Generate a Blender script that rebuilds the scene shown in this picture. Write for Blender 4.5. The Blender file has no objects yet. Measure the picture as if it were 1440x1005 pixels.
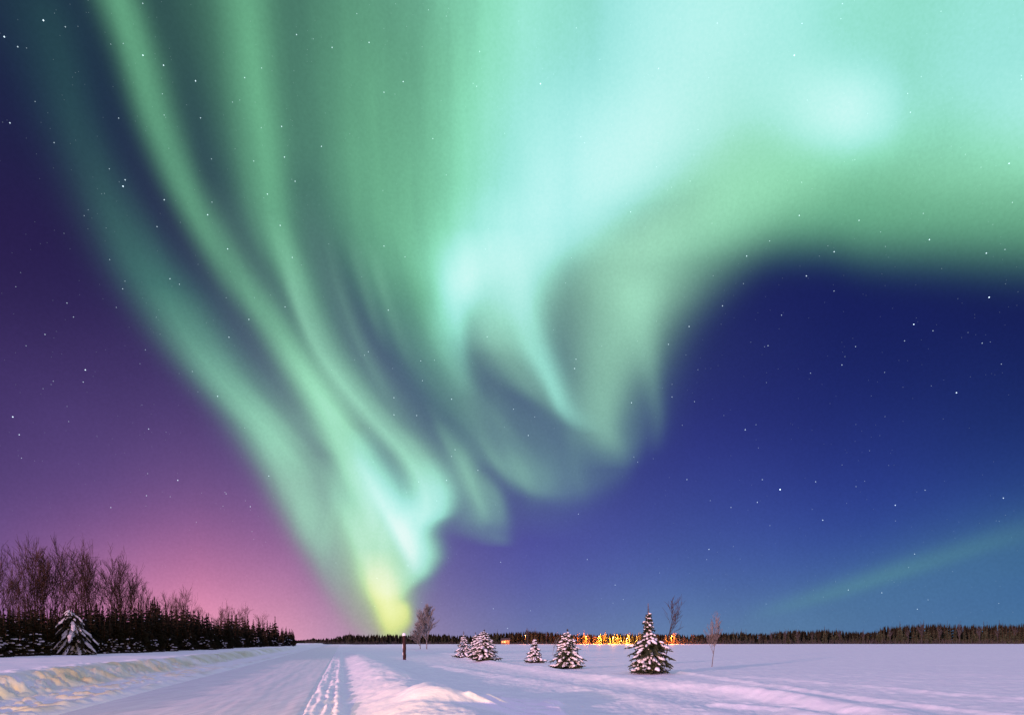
import bpy, bmesh, math, random
import numpy as np
from mathutils import Vector, Matrix
R = math.radians
scene = bpy.context.scene
COL = scene.collection

# ---------------------------------------------------------------- camera
# 24 mm lens held level on the road shoulder; lens shift puts the horizon low in the frame
CAM_H = 1.6
cam_data = bpy.data.cameras.new('camera'); cam = bpy.data.objects.new('camera', cam_data); COL.objects.link(cam)
cam_data.sensor_width = 36; cam_data.lens = 24; cam_data.shift_y = (901 - 502.5) / 1440
cam_data.clip_start = .1; cam_data.clip_end = 30000
cam.location = (0, 0, CAM_H); cam.rotation_euler = (R(90), 0, 0)
scene.camera = cam
scene.view_settings.view_transform = 'Standard'; scene.view_settings.look = 'None'
scene.view_settings.exposure = 0; scene.view_settings.gamma = 1
scene.cycles.max_bounces = 6; scene.cycles.transparent_max_bounces = 4

# ---------------------------------------------------------------- low warm light from behind, the one sun lamp
SUN_EL = 5.0
sun_d = bpy.data.lights.new('sun', 'SUN'); sun_d.energy = 5.0; sun_d.angle = R(.6); sun_d.color = (1, .50, .54)
sun = bpy.data.objects.new('sun', sun_d); COL.objects.link(sun)
travel = Vector((.60, .80, -math.tan(R(SUN_EL)))).normalized()
sun.rotation_euler = travel.to_track_quat('-Z', 'Y').to_euler()
# low beam of the photographer's car, parked on the road behind the camera: it rakes the road edge, the bank and the mound
hl = bpy.data.lights.new('car_headlight', 'SPOT'); hl.energy = 24000; hl.color = (1, .56, .03); hl.spot_size = R(76); hl.spot_blend = 1; hl.shadow_soft_size = .12
hlo = bpy.data.objects.new('car_headlight', hl); COL.objects.link(hlo); hlo.location = (-4.2, -1.5, .95)
hlo.rotation_euler = Vector((-.17, 1, -.012)).to_track_quat('-Z', 'Y').to_euler()

# ---------------------------------------------------------------- sky description (data only)
# The sky is written in stereographic coordinates of the true direction: s = x/(1+y), t = z/(1+y),
# y pointing north along the road.  The angles were read off the photograph.
FPX, CX, HY = 960.0, 720.0, 901.0
def st(px, py):
    x = (px - CX) / FPX; z = (HY - py) / FPX
    n = math.sqrt(1 + x * x + z * z)
    return x / (n + 1), z / (n + 1)
def lin(c):
    return tuple((v / 255 / 12.92) if v / 255 <= .04045 else ((v / 255 + .055) / 1.055) ** 2.4 for v in c)
# display colours of the clear night sky, by bearing (columns) and height (rows)
BG_X = [-60, 120, 260, 400, 560, 740, 960, 1200, 1440]
BG_Y = [-60, 150, 300, 400, 500, 600, 700, 780, 830, 865, 895]
BG = [
 [(29,44,70),(23,36,66),(23,34,64),(27,39,72),(32,45,78),(32,46,83),(26,31,82),(22,29,82),(22,29,82)],
 [(31,35,70),(25,31,70),(25,33,70),(29,37,76),(35,46,83),(36,49,86),(26,31,82),(22,29,85),(22,29,85)],
 [(39,29,74),(39,31,76),(37,33,78),(37,41,84),(43,53,92),(42,51,96),(28,31,87),(21,27,81),(20,27,77)],
 [(45,34,81),(43,36,83),(44,40,85),(46,49,93),(52,57,102),(50,59,109),(32,39,95),(23,30,89),(22,29,85)],
 [(61,47,99),(63,49,101),(63,52,103),(61,58,108),(63,67,118),(54,61,117),(37,42,105),(26,36,99),(24,36,94)],
 [(73,56,111),(78,61,116),(83,65,120),(82,70,124),(68,70,122),(59,62,124),(44,49,123),(33,45,114),(29,47,109)],
 [(89,68,124),(99,74,131),(115,83,137),(112,85,138),(82,79,134),(70,71,141),(57,69,143),(45,62,142),(42,68,136)],
 [(106,79,136),(141,94,147),(167,106,156),(153,105,156),(106,94,150),(81,83,160),(69,88,159),(56,83,155),(52,87,148)],
 [(122,89,147),(172,113,159),(205,128,168),(184,126,167),(124,110,161),(91,97,166),(81,107,167),(68,100,161),(62,101,154)],
 [(131,96,151),(189,122,163),(233,146,180),(210,141,178),(143,127,169),(101,111,170),(90,120,170),(75,110,161),(70,110,156)],
 [(139,100,154),(204,130,172),(251,161,190),(225,158,185),(160,139,173),(114,124,170),(101,131,168),(83,119,160),(77,119,156)],
]
# colours of the aurora's light
CLS = {'g': (.33, 1.0, .54), 't': (.47, 1.0, .73), 'w': (.40, 1.0, .90), 'y': (.92, 1.0, .20), 'k': (1.0, .55, .75), 'c': (.24, 1.0, .60), 's': (.48, 1.0, .70)}
EXT = 2.3
# (colour, axis, power, [(position along axis, centre, width before, width after, strength), ...])
# axis 'v': (y, x, wl, wr, a);  axis 'h': (x, y, w_above, w_below, a)
RIB = [
 # outer faint strand
 ('c','v',2.0,[(-80,30,60,50,.0),(20,62,60,45,.030),(140,95,50,45,.04),(240,135,52,48,.055),(340,185,52,54,.095),(430,240,48,62,.15),(520,300,42,60,.14),(600,362,38,50,.10),(680,404,34,48,.0)], 1.1),
 ('s','v',2.0,[(400,225,40,50,.0),(480,272,42,56,.12),(540,318,38,52,.26),(600,370,38,48,.46),(650,396,34,48,.56),(700,418,31,44,.56),(750,440,29,42,.46),(790,458,26,34,.28),(830,478,24,32,.18),(870,502,22,30,.10),(905,530,20,28,.03)], 1.0),
 ('g','v',2.0,[(-120,300,150,110,.085),(0,310,150,110,.095),(150,345,140,110,.085),(300,390,110,100,.07),(400,440,90,90,.05),(500,500,60,60,.0)],1.0),
 # first bright green strand
 ('g','v',2.0,[(-120,120,34,30,.26),(0,165,30,32,.30),(80,193,27,31,.30),(160,216,26,30,.28),(240,246,26,30,.25),(320,288,26,32,.25),(400,340,28,34,.26),(470,394,29,34,.25),(540,440,30,32,.21),(600,474,28,30,.15),(660,500,26,30,.08),(720,520,22,28,.0)], 1),
 ('s','v',2.0,[(380,330,30,34,.0),(460,384,26,34,.06),(540,438,27,40,.26),(600,470,26,38,.34),(650,494,22,36,.34),(690,512,20,38,.36),(740,534,20,40,.30),(780,548,24,38,.16),(820,560,20,30,.05)], 1.4),
 # second green strand
 ('g','v',2.0,[(-120,340,60,44,.15),(0,350,56,38,.17),(100,360,52,34,.20),(180,372,48,30,.22),(260,382,42,28,.24),(340,398,36,28,.22),(400,420,28,30,.17),(470,452,22,34,.10),(540,500,20,34,.06),(600,540,20,30,.0)], 1.3),
 ('t','v',2.0,[(300,384,16,20,.0),(360,402,13,24,.10),(420,418,11,26,.20),(480,444,13,32,.25),(540,486,18,34,.28),(590,528,20,36,.36),(640,574,22,38,.46),(680,598,24,36,.50),(712,604,28,30,.42),(740,594,30,22,.26),(770,588,30,20,.12),(800,585,26,18,.0)], 1.3),
 # veil between the strands
 ('s','v',2.2,[(250,300,60,90,.0),(330,330,60,90,.035),(420,370,60,90,.06),(500,410,60,90,.10),(580,445,56,90,.14),(650,480,50,90,.16),(720,505,45,80,.12),(790,525,40,60,.05),(850,540,35,40,.0)], 1.0),
 ('s','v',2.0,[(640,470,40,60,.0),(700,490,34,60,.24),(750,508,34,50,.40),(800,525,38,44,.42),(850,545,34,32,.26),(885,550,26,22,.06)], 1.2),
 ('t','v',1.8,[(640,470,16,18,.0),(690,476,14,20,.07),(740,496,14,22,.10),(800,520,14,22,.10),(850,540,14,20,.0)], 1.5),
 # bright curls low down
 ('w','v',2.0,[(600,500,16,26,.0),(640,510,15,32,.24),(680,526,13,46,.42),(715,545,13,46,.62),(745,562,13,34,.62),(775,578,14,28,.46),(800,590,15,18,.22),(818,596,15,14,.05),(835,600,15,15,.0)], 1.15),
 ('w','v',2.0,[(640,600,20,20,.0),(670,612,20,22,.16),(700,620,30,20,.30),(722,618,40,16,.30),(738,604,36,12,.16),(755,596,30,12,.0)], 1.15),
 ('k','v',2.0,[(720,556,12,14,.0),(755,568,11,12,.12),(785,578,11,12,.09),(810,586,11,12,.0)], 1),
 ('t','v',2.2,[(742,590,30,20,.0),(762,600,34,20,.22),(782,602,36,19,.36),(800,594,38,18,.36),(816,580,34,16,.28),(830,566,30,12,.16),(845,556,24,12,.0)], 1.1),
 # yellow foot
 ('y','v',2.2,[(770,524,22,30,.0),(800,528,20,30,.22),(822,533,19,28,.48),(840,539,18,24,.66),(858,545,17,24,.66),(874,549,17,23,.56),(890,552,17,18,.36),(910,553,16,16,.08)], 1.15),
 ('y','v',2.0,[(700,500,40,60,.0),(770,510,34,60,.08),(830,520,36,50,.12),(880,535,40,38,.10),(905,540,36,34,.03)], 1.3),
 ('y','v',2.0,[(842,568,12,8,.0),(858,570,14,8,.26),(872,572,14,7,.20),(886,568,12,7,.06),(895,566,12,7,.0)], 1.2),
 # right spurs of the curls
 ('t','v',2.2,[(590,618,18,18,.0),(640,650,24,20,.09),(690,668,34,26,.13),(725,676,44,28,.12),(745,680,46,26,.07),(760,700,34,16,.05),(770,704,20,12,.0)], 1.8),
 ('t','v',2.0,[(620,640,10,12,.0),(660,656,8,12,.08),(700,672,8,12,.10),(740,686,8,10,.0)], 1.5),
 ('t','v',2.0,[(660,676,14,14,.0),(700,698,14,12,.10),(735,706,17,13,.06),(755,709,14,12,.025),(770,715,9,9,.0)], 1.5),
 # faint rays between strands and main mass
 ('g','v',2.0,[(-120,470,100,90,.19),(0,470,95,85,.19),(150,476,85,75,.19),(300,500,70,60,.17),(400,530,50,46,.13),(480,560,36,36,.07),(560,590,30,30,.03),(620,610,30,30,.0)], 1),
 ('t','v',2.0,[(260,430,22,22,.0),(340,444,18,18,.03),(440,482,20,22,.045),(540,540,26,26,.05),(620,600,28,28,.04),(700,650,28,28,.0)], 1.6),
 ('t','v',2.0,[(320,490,10,12,.0),(380,506,9,11,.03),(440,524,9,11,.035),(500,545,10,12,.0)], 1.8),
 ('t','v',2.0,[(340,522,9,10,.0),(400,536,8,10,.04),(460,556,9,11,.03),(520,580,9,11,.0)], 1.8),
 ('t','v',2.0,[(300,455,7,12,.0),(380,470,7,12,.03),(460,496,7,12,.04),(540,535,8,14,.03),(600,570,8,12,.0)], 1.5),
 ('t','v',2.0,[(560,600,8,12,.0),(620,628,8,12,.05),(680,655,8,12,.05),(730,672,8,10,.03),(750,676,8,10,.0)], 1.3),
 ('t','v',2.0,[(520,690,12,20,.0),(580,700,12,20,.04),(640,722,11,20,.04),(690,745,10,16,.02),(720,752,8,10,.0)], 1.0),
 ('t','v',2.0,[(560,800,14,20,.0),(620,806,14,20,.04),(670,812,12,16,.03),(700,822,10,10,.01),(720,826,8,8,.0)], 1.0),
 # main mass: left flank, core, inner curtain
 ('g','v',2.2,[(-160,700,170,130,.44),(0,690,165,120,.46),(120,660,150,110,.46),(220,640,135,100,.46),(300,626,112,90,.46),(370,614,82,64,.42),(430,612,58,46,.34),(490,616,45,36,.22),(550,630,38,36,.12),(620,650,34,34,.05),(680,672,34,34,.0)], 1),
 ('w','v',2.3,[(-200,900,230,280,.44),(0,850,190,250,.47),(90,835,160,230,.58),(170,832,150,180,.82),(240,822,140,125,.95),(290,790,125,105,.92),(340,745,105,90,.74),(390,705,80,80,.44),(440,690,50,60,.16),(500,680,40,40,.0)], 1.25),
 ('w','v',2.0,[(320,668,44,50,.0),(370,648,34,40,.24),(410,642,28,28,.42),(450,640,30,18,.34),(490,644,30,14,.20),(520,648,26,14,.10),(560,655,22,16,.0)], 1.3),
 ('t','v',2.2,[(320,730,80,90,.0),(390,705,60,80,.32),(440,706,50,70,.42),(475,712,48,60,.38),(505,728,46,52,.28),(540,752,36,46,.20),(575,782,18,40,.09),(600,800,15,30,.0)], 1.2),
 ('w','v',2.0,[(350,730,30,30,.0),(420,738,26,26,.22),(480,752,26,22,.30),(520,768,18,20,.34),(550,780,13,18,.32),(572,788,11,20,.26),(590,802,12,24,.14),(610,822,12,26,.0)], 1.2),
 ('s','v',2.2,[(290,880,90,110,.0),(360,870,100,90,.26),(430,860,80,70,.28),(500,850,55,54,.28),(550,846,42,38,.27),(590,846,36,28,.24),(615,854,36,22,.18),(640,864,34,20,.06),(660,866,30,20,.0)], 1.3),
 ('t','v',2.0,[(380,905,30,30,.0),(440,906,26,24,.08),(500,912,20,17,.10),(550,919,15,13,.07),(595,925,12,12,.04),(640,922,10,10,.0)], 1.3),
 ('s','v',2.0,[(370,940,70,80,.0),(430,920,56,66,.12),(490,900,50,52,.11),(550,890,50,44,.08),(610,880,50,38,.06),(660,860,50,34,.0)], 1.5),
 # lower swirl
 ('t','v',2.0,[(480,640,26,26,.0),(540,655,26,26,.07),(600,676,26,40,.09),(640,690,22,56,.09),(668,712,18,60,.06),(700,740,20,50,.0)], 1.4),
 ('t','h',2.0,[(670,610,14,14,.0),(700,650,20,14,.08),(735,676,34,14,.13),(765,689,44,14,.10),(795,690,54,18,.06),(835,676,54,24,.05),(875,650,44,28,.05),(910,620,26,22,.0)], 1.2),
 ('t','v',2.0,[(430,640,90,200,.0),(500,650,90,210,.07),(580,680,80,170,.08),(640,710,60,120,.06),(700,740,50,60,.03),(760,740,50,50,.0)],1.0),
 ('t','v',2.0,[(520,760,60,70,.0),(570,765,60,80,.05),(620,770,64,80,.07),(670,772,70,70,.06),(720,775,60,60,.02),(760,775,60,60,.0)],1.0),
 # great arch to the right
 ('g','h',2.6,[(900,350,170,80,.0),(960,325,170,80,.10),(1020,300,170,74,.22),(1090,284,170,66,.32),(1160,280,160,66,.38),(1230,282,150,72,.40),(1320,282,150,76,.38),(1440,284,150,80,.36),(1600,290,150,80,.36)], 1),
 ('s','h',2.2,[(800,330,140,110,.0),(860,330,170,120,.20),(930,300,200,115,.34),(1000,270,200,100,.38),(1070,255,160,80,.30),(1140,235,140,64,.20),(1220,220,120,60,.10),(1320,230,110,60,.12),(1440,220,100,70,.16),(1600,220,90,70,.16)], 1.3),
 ('w','h',2.2,[(830,20,240,150,.0),(920,10,300,160,.34),(1010,0,300,150,.44),(1100,20,300,140,.46),(1180,30,300,140,.38),(1260,50,300,130,.40),(1350,80,300,115,.52),(1440,100,300,105,.56),(1600,110,300,105,.56)], 1.25),
 ('w','h',2.2,[(1030,140,50,50,.0),(1090,146,64,54,.20),(1150,155,64,54,.55),(1195,158,60,54,.75),(1240,160,60,52,.50),(1280,165,54,54,.14),(1330,170,54,54,.0)], 1),
 ('g','h',2.0,[(900,-60,160,120,.0),(1050,-40,160,120,.16),(1200,-20,160,120,.26),(1330,0,160,100,.20),(1440,-20,160,100,.18),(1600,-20,160,100,.18)], 1),
 # faint bow low in the east
 ('g','h',2.0,[(1040,868,14,12,.0),(1110,850,15,11,.05),(1180,830,17,12,.08),(1250,808,18,13,.09),(1320,786,19,14,.07),(1390,764,20,14,.055),(1480,738,24,18,.02),(1600,700,26,20,.0)], 0.9),
 ('g','h',2.0,[(1000,900,40,30,.0),(1140,860,50,40,.03),(1300,810,60,50,.045),(1440,770,60,60,.05),(1600,720,60,60,.03)], 1),
]
NST = 32
def pchip(xs, ys, xq):
    xs = np.asarray(xs, float); ys = np.asarray(ys, float)
    h = np.diff(xs); d = np.diff(ys) / h
    m = np.zeros(len(xs))
    for i in range(1, len(xs) - 1):
        if d[i-1] * d[i] > 0:
            w1, w2 = 2*h[i] + h[i-1], h[i] + 2*h[i-1]
            m[i] = (w1 + w2) / (w1 / d[i-1] + w2 / d[i])
    m[0], m[-1] = d[0], d[-1]
    xq = np.clip(xq, xs[0], xs[-1])
    k = np.clip(np.searchsorted(xs, xq) - 1, 0, len(xs) - 2)
    u = (xq - xs[k]) / h[k]
    return (ys[k]*(1 + 2*u)*(1-u)**2 + m[k]*h[k]*u*(1-u)**2 + ys[k+1]*u*u*(3 - 2*u) + m[k+1]*h[k]*u*u*(u-1))
def rib_table(r):
    """-> axis, p0, p1, rows of NST x (centre, w_before, w_after, strength) in (s, t) units"""
    cls, ax, pw, pts, scale = r
    P, C, A, B, M = [], [], [], [], []
    for q in pts:
        if ax == 'v':
            y, x, wl, wr, a = q
            s0, t0 = st(x, y); P.append(t0); C.append(s0)
            A.append(s0 - st(x - wl, y)[0]); B.append(st(x + wr, y)[0] - s0)
        else:
            x, y, wu, wd, a = q
            s0, t0 = st(x, y); P.append(s0); C.append(t0)
            A.append(t0 - st(x, y + wd)[1]); B.append(st(x, y - wu)[1] - t0)
        M.append(a * scale)
    if ax == 'v': P, C, A, B, M = P[::-1], C[::-1], A[::-1], B[::-1], M[::-1]
    p = np.linspace(P[0], P[-1], NST)
    return ax, P[0], P[-1], np.stack([pchip(P, v, p) for v in (C, A, B, M)], 1)
# clear-sky colours resampled to rows of equal t
NROW, T_TOP, S_LIM = 14, .42, .45
def bg_rows():
    tab = np.array([[lin(c) for c in row] for row in BG]) ** (1/2.4)
    ts = np.linspace(0, T_TOP, NROW); ss = np.linspace(-S_LIM, S_LIM, NST)
    out = np.zeros((NROW, NST, 3))
    for i, t in enumerate(ts):
        for j, s in enumerate(ss):
            k = (1 + s*s + t*t) / 2; dy = (1 / k) - 1; dx = s / k; dz = t / k
            px = CX + FPX * dx / dy; py = HY - FPX * dz / dy
            fx = np.interp(px, BG_X, range(len(BG_X))); fy = np.interp(py, BG_Y, range(len(BG_Y)))
            i0, j0 = min(int(fy), len(BG_Y)-2), min(int(fx), len(BG_X)-2); u, v = fy - i0, fx - j0
            out[i, j] = ((1-u)*((1-v)*tab[i0, j0] + v*tab[i0, j0+1]) + u*((1-v)*tab[i0+1, j0] + v*tab[i0+1, j0+1])) ** 2.4
    return out
FLOW = 6                       # the strand whose path the fine rays follow
FAR_SKY = (.50, .435, .85)      # mean light of the sky overhead and behind

# ---------------------------------------------------------------- the sky as world nodes
world = bpy.data.worlds.new('World'); world.use_nodes = True
NT = world.node_tree; NT.nodes.clear()
def nd(kind, **kw):
    n = NT.nodes.new(kind)
    for k, v in kw.items(): setattr(n, k, v)
    return n
def put(sock, v):
    if isinstance(v, bpy.types.NodeSocket): NT.links.new(v, sock)
    else: sock.default_value = v
def ma(op, a, b=None, c=None, clamp=False):
    n = nd('ShaderNodeMath', operation=op, use_clamp=clamp)
    put(n.inputs[0], a)
    if b is not None: put(n.inputs[1], b)
    if c is not None: put(n.inputs[2], c)
    return n.outputs[0]
def vm(op, a, b=None, scale=None):
    n = nd('ShaderNodeVectorMath', operation=op); put(n.inputs[0], a)
    if b is not None: put(n.inputs[1], b)
    if scale is not None: put(n.inputs['Scale'], scale)
    return n.outputs['Vector']
def make_ramp(rows):
    n = nd('ShaderNodeValToRGB'); cr = n.color_ramp; cr.interpolation = 'LINEAR'
    while len(cr.elements) > 1: cr.elements.remove(cr.elements[-1])
    cr.elements[0].position = 0
    for i in range(1, len(rows)): cr.elements.new(i / (len(rows) - 1))
    for e, row in zip(cr.elements, rows): e.color = tuple(float(v) for v in row) + ((1,) if len(row) == 3 else ())
    return n
def ramp(fac, rows):
    n = READY.pop(0); put(n.inputs[0], fac); return n
def split(c):
    n = nd('ShaderNodeSeparateXYZ'); put(n.inputs[0], c); return n.outputs
def sstep(x, a, b):
    n = nd('ShaderNodeMapRange', interpolation_type='SMOOTHSTEP'); put(n.inputs[0], x)
    n.inputs[1].default_value = a; n.inputs[2].default_value = b; return n.outputs[0]
# all ramps are filled first, while the tree is small (filling them later is slow)
def bspl(x):
    x = abs(x); return 2/3 - x*x + x**3/2 if x < 1 else ((2-x)**3/6 if x < 2 else 0)
rows = bg_rows(); READY = []
for g0 in range(0, NROW, 3):
    tab = []
    for j in range(NST):
        tt = j / (NST - 1) * (NROW - 1); tot = sum(bspl(tt - i) for i in range(NROW))
        tab.append([bspl(tt - i) / tot if i < NROW else 0 for i in range(g0, g0 + 3)])
    READY.append(make_ramp(tab))
    for q in range(g0, min(g0 + 3, NROW)): READY.append(make_ramp(rows[q]))
for r in RIB:
    READY.append(make_ramp([(a + .5, b, c, d) for a, b, c, d in rib_table(r)[3]]))
tc = nd('ShaderNodeTexCoord')
dirv = vm('NORMALIZE', tc.outputs['Generated'])
dx, dy, dz = split(dirv)
dz = ma('MAXIMUM', dz, 0.0)
k1 = ma('ADD', dy, 1.0005)
S = ma('DIVIDE', dx, k1); T = ma('DIVIDE', dz, k1)
# clear sky: rows of colour against bearing, blended over height with cubic B-spline weights
fs = ma('MULTIPLY_ADD', S, 1 / (2 * S_LIM), .5)
ft = ma('DIVIDE', T, T_TOP, clamp=True)
wsum, clear = None, None
for g0 in range(0, NROW, 3):
    w3 = split(ramp(ft, None).outputs[0])
    for q in range(3):
        if g0 + q < NROW:
            c = vm('SCALE', ramp(fs, rows[g0 + q]).outputs[0], scale=w3[q])
            clear = c if clear is None else vm('ADD', clear, c)
# aurora: curtains, each a soft ridge along its own path
acc, flow = {}, None
for idx, r in enumerate(RIB):
    ax, p0, p1, tab = rib_table(r)
    p, q = (T, S) if ax == 'v' else (S, T)
    rp = ramp(ma('MULTIPLY_ADD', p, 1 / (p1 - p0), -p0 / (p1 - p0)), [(a + .5, b, c, d) for a, b, c, d in tab])
    c, wa, wb = split(rp.outputs[0])
    d = ma('SUBTRACT', ma('ADD', q, .5), c)
    side = ma('GREATER_THAN', d, 0.0)
    w = ma('MULTIPLY_ADD', side, ma('SUBTRACT', wb, wa), wa)
    x = ma('POWER', ma('ABSOLUTE', ma('DIVIDE', d, w)), r[2])
    g = ma('MULTIPLY', ma('EXPONENT', ma('MULTIPLY', x, -1.0)), rp.outputs[1])
    acc[r[0]] = g if r[0] not in acc else ma('ADD', acc[r[0]], g)
    if idx == FLOW: flow = d
# fine rays follow the curtains
cx = nd('ShaderNodeCombineXYZ'); put(cx.inputs[0], ma('MULTIPLY', flow, 70.0)); put(cx.inputs[1], ma('MULTIPLY', T, 7.0))
nz = nd('ShaderNodeTexNoise', noise_dimensions='2D'); put(nz.inputs['Vector'], cx.outputs[0]); nz.inputs['Scale'].default_value = 1; nz.inputs['Detail'].default_value = 2
cx2 = nd('ShaderNodeCombineXYZ'); put(cx2.inputs[0], ma('MULTIPLY', flow, 22.0)); put(cx2.inputs[1], ma('MULTIPLY', T, 6.0))
nz2 = nd('ShaderNodeTexNoise', noise_dimensions='2D'); put(nz2.inputs['Vector'], cx2.outputs[0]); nz2.inputs['Scale'].default_value = 1; nz2.inputs['Detail'].default_value = 3
lw = sstep(S, .12, -.06)
ray = ma('MULTIPLY_ADD', ma('ADD', ma('MULTIPLY_ADD', nz.outputs[0], .20, -.10), ma('MULTIPLY_ADD', nz2.outputs[0], .44, -.22)), lw, 1.0)
r2 = ma('ADD', ma('MULTIPLY', S, S), ma('MULTIPLY', T, T))
far_sky = sstep(r2, .22, .75)
keep = ma('MULTIPLY', ray, ma('SUBTRACT', 1.0, far_sky))
tot, glow = None, None
for k, a in acc.items():
    a = ma('MULTIPLY', a, keep)
    tot = a if tot is None else ma('ADD', tot, a)
    c = vm('SCALE', CLS[k], scale=a)
    glow = c if glow is None else vm('ADD', glow, c)
clear = vm('ADD', vm('SCALE', clear, scale=ma('SUBTRACT', 1.0, far_sky)), vm('SCALE', FAR_SKY, scale=far_sky))
skyc = vm('ADD', vm('SCALE', clear, scale=ma('EXPONENT', ma('MULTIPLY', tot, -EXT))), glow)
gr = nd('ShaderNodeTexNoise', noise_dimensions='3D'); put(gr.inputs['Vector'], dirv); gr.inputs['Scale'].default_value = 300; gr.inputs['Detail'].default_value = 1
mo = nd('ShaderNodeTexNoise', noise_dimensions='3D'); put(mo.inputs['Vector'], dirv); mo.inputs['Scale'].default_value = 9; mo.inputs['Detail'].default_value = 3
skyc = vm('SCALE', skyc, scale=ma('ADD', ma('MULTIPLY_ADD', gr.outputs[0], .16, .92), ma('MULTIPLY_ADD', mo.outputs[0], .16, -.08)))   # mottled airglow
# soft shoulder so that the brightest parts keep their tone
out = []
for ch in split(skyc):
    over = ma('MAXIMUM', ma('SUBTRACT', ch, .72), 0.0)
    out.append(ma('ADD', ma('MINIMUM', ch, .72), ma('MULTIPLY', ma('SUBTRACT', 1.0, ma('EXPONENT', ma('MULTIPLY', over, -2.2))), .28)))
cb = nd('ShaderNodeCombineXYZ')
for i in range(3): put(cb.inputs[i], out[i])
bgn = nd('ShaderNodeBackground'); put(bgn.inputs[0], cb.outputs[0]); bgn.inputs[1].default_value = 1.0
wo = nd('ShaderNodeOutputWorld'); NT.links.new(bgn.outputs[0], wo.inputs[0])
world.cycles.sampling_method = 'MANUAL'; world.cycles.sample_map_resolution = 256
scene.world = world

# ---------------------------------------------------------------- helpers
def tag(o, label=None, cat=None, group=None, kind=None):
    if label: o['label'] = label
    if cat: o['category'] = cat
    if group: o['group'] = group
    if kind: o['kind'] = kind
    return o
def mat(name, col, rough=.8, col2=None, scale=4., detail=4, bump=0., bscale=8., coords='Object', mapping=None, spec=.3, ramp_pos=(.35, .65), emit=None, estr=1.):
    m = bpy.data.materials.new(name); m.use_nodes = True; nt = m.node_tree; b = nt.nodes['Principled BSDF']
    b.inputs['Base Color'].default_value = (*col, 1); b.inputs['Roughness'].default_value = rough
    b.inputs['Specular IOR Level'].default_value = spec
    if emit:
        b.inputs['Emission Color'].default_value = (*emit, 1); b.inputs['Emission Strength'].default_value = estr
    tcn = nt.nodes.new('ShaderNodeTexCoord'); src = tcn.outputs[coords]
    if mapping:
        mp = nt.nodes.new('ShaderNodeMapping'); mp.inputs['Rotation'].default_value = mapping[0]; mp.inputs['Scale'].default_value = mapping[1]
        nt.links.new(src, mp.inputs[0]); src = mp.outputs[0]
    if col2:
        n = nt.nodes.new('ShaderNodeTexNoise'); n.inputs['Scale'].default_value = scale; n.inputs['Detail'].default_value = detail
        nt.links.new(src, n.inputs['Vector'])
        r = nt.nodes.new('ShaderNodeValToRGB'); r.color_ramp.elements[0].position = ramp_pos[0]; r.color_ramp.elements[1].position = ramp_pos[1]
        r.color_ramp.elements[0].color = (*col, 1); r.color_ramp.elements[1].color = (*col2, 1)
        nt.links.new(n.outputs[0], r.inputs[0]); nt.links.new(r.outputs[0], b.inputs['Base Color'])
    if bump:
        n2 = nt.nodes.new('ShaderNodeTexNoise'); n2.inputs['Scale'].default_value = bscale; n2.inputs['Detail'].default_value = 5
        nt.links.new(src, n2.inputs['Vector'])
        bp = nt.nodes.new('ShaderNodeBump'); bp.inputs['Strength'].default_value = 1; bp.inputs['Distance'].default_value = bump
        nt.links.new(n2.outputs[0], bp.inputs['Height']); nt.links.new(bp.outputs[0], b.inputs['Normal'])
    return m
def mesh_obj(name, verts, faces, m, parent=None, smooth=False, mats=None, midx=None):
    me = bpy.data.meshes.new(name)
    verts = np.asarray(verts, np.float32)
    if isinstance(faces, np.ndarray):
        k = faces.shape[1]; nf = len(faces)
        me.vertices.add(len(verts)); me.vertices.foreach_set('co', verts.ravel())
        me.loops.add(nf * k); me.loops.foreach_set('vertex_index', faces.ravel().astype(np.int32))
        me.polygons.add(nf); me.polygons.foreach_set('loop_start', np.arange(0, nf * k, k, dtype=np.int32)); me.polygons.foreach_set('loop_total', np.full(nf, k, dtype=np.int32))
        me.update(calc_edges=True)
    else:
        me.from_pydata([tuple(map(float, v)) for v in verts], [], faces); me.update()
    me.materials.append(m)
    if smooth: me.shade_smooth()
    o = bpy.data.objects.new(name, me); COL.objects.link(o)
    if parent: o.parent = parent
    return o
def root(name, loc, rz=0.):
    o = bpy.data.objects.new(name, None); COL.objects.link(o); o.empty_display_size = .3
    o.location = loc; o.rotation_euler = (0, 0, rz); return o
def copy_tree(o, parent=None):
    c = o.copy(); COL.objects.link(c)
    if parent: c.parent = parent
    for ch in list(o.children): copy_tree(ch, c)
    return c
# value noise on a hashed lattice
def vnoise(x, y, seed=0):
    x = np.asarray(x, float); y = np.asarray(y, float)
    xi = np.floor(x); yi = np.floor(y); fx = x - xi; fy = y - yi
    fx = fx * fx * (3 - 2 * fx); fy = fy * fy * (3 - 2 * fy)
    def h(a, b):
        v = np.sin(a * 127.1 + b * 311.7 + seed * 74.7) * 43758.5453; return v - np.floor(v)
    return (h(xi, yi)*(1-fx) + h(xi+1, yi)*fx)*(1-fy) + (h(xi, yi+1)*(1-fx) + h(xi+1, yi+1)*fx)*fy
def fbm(x, y, seed=0, octv=4):
    s, a, f = 0, .5, 1.
    for i in range(octv): s = s + a * (vnoise(x*f, y*f, seed+i) - .5) * 2; a *= .5; f *= 2.03
    return s
def ss(x, a, b):
    u = np.clip((np.asarray(x, float) - a) / (b - a), 0, 1); return u*u*(3-2*u)
def at(px, py, z=0.):
    """ground point seen at a pixel of the photograph"""
    Y = (CAM_H - z) * 960 / (py - 901); return (px - 720) / 960 * Y, Y

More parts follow.
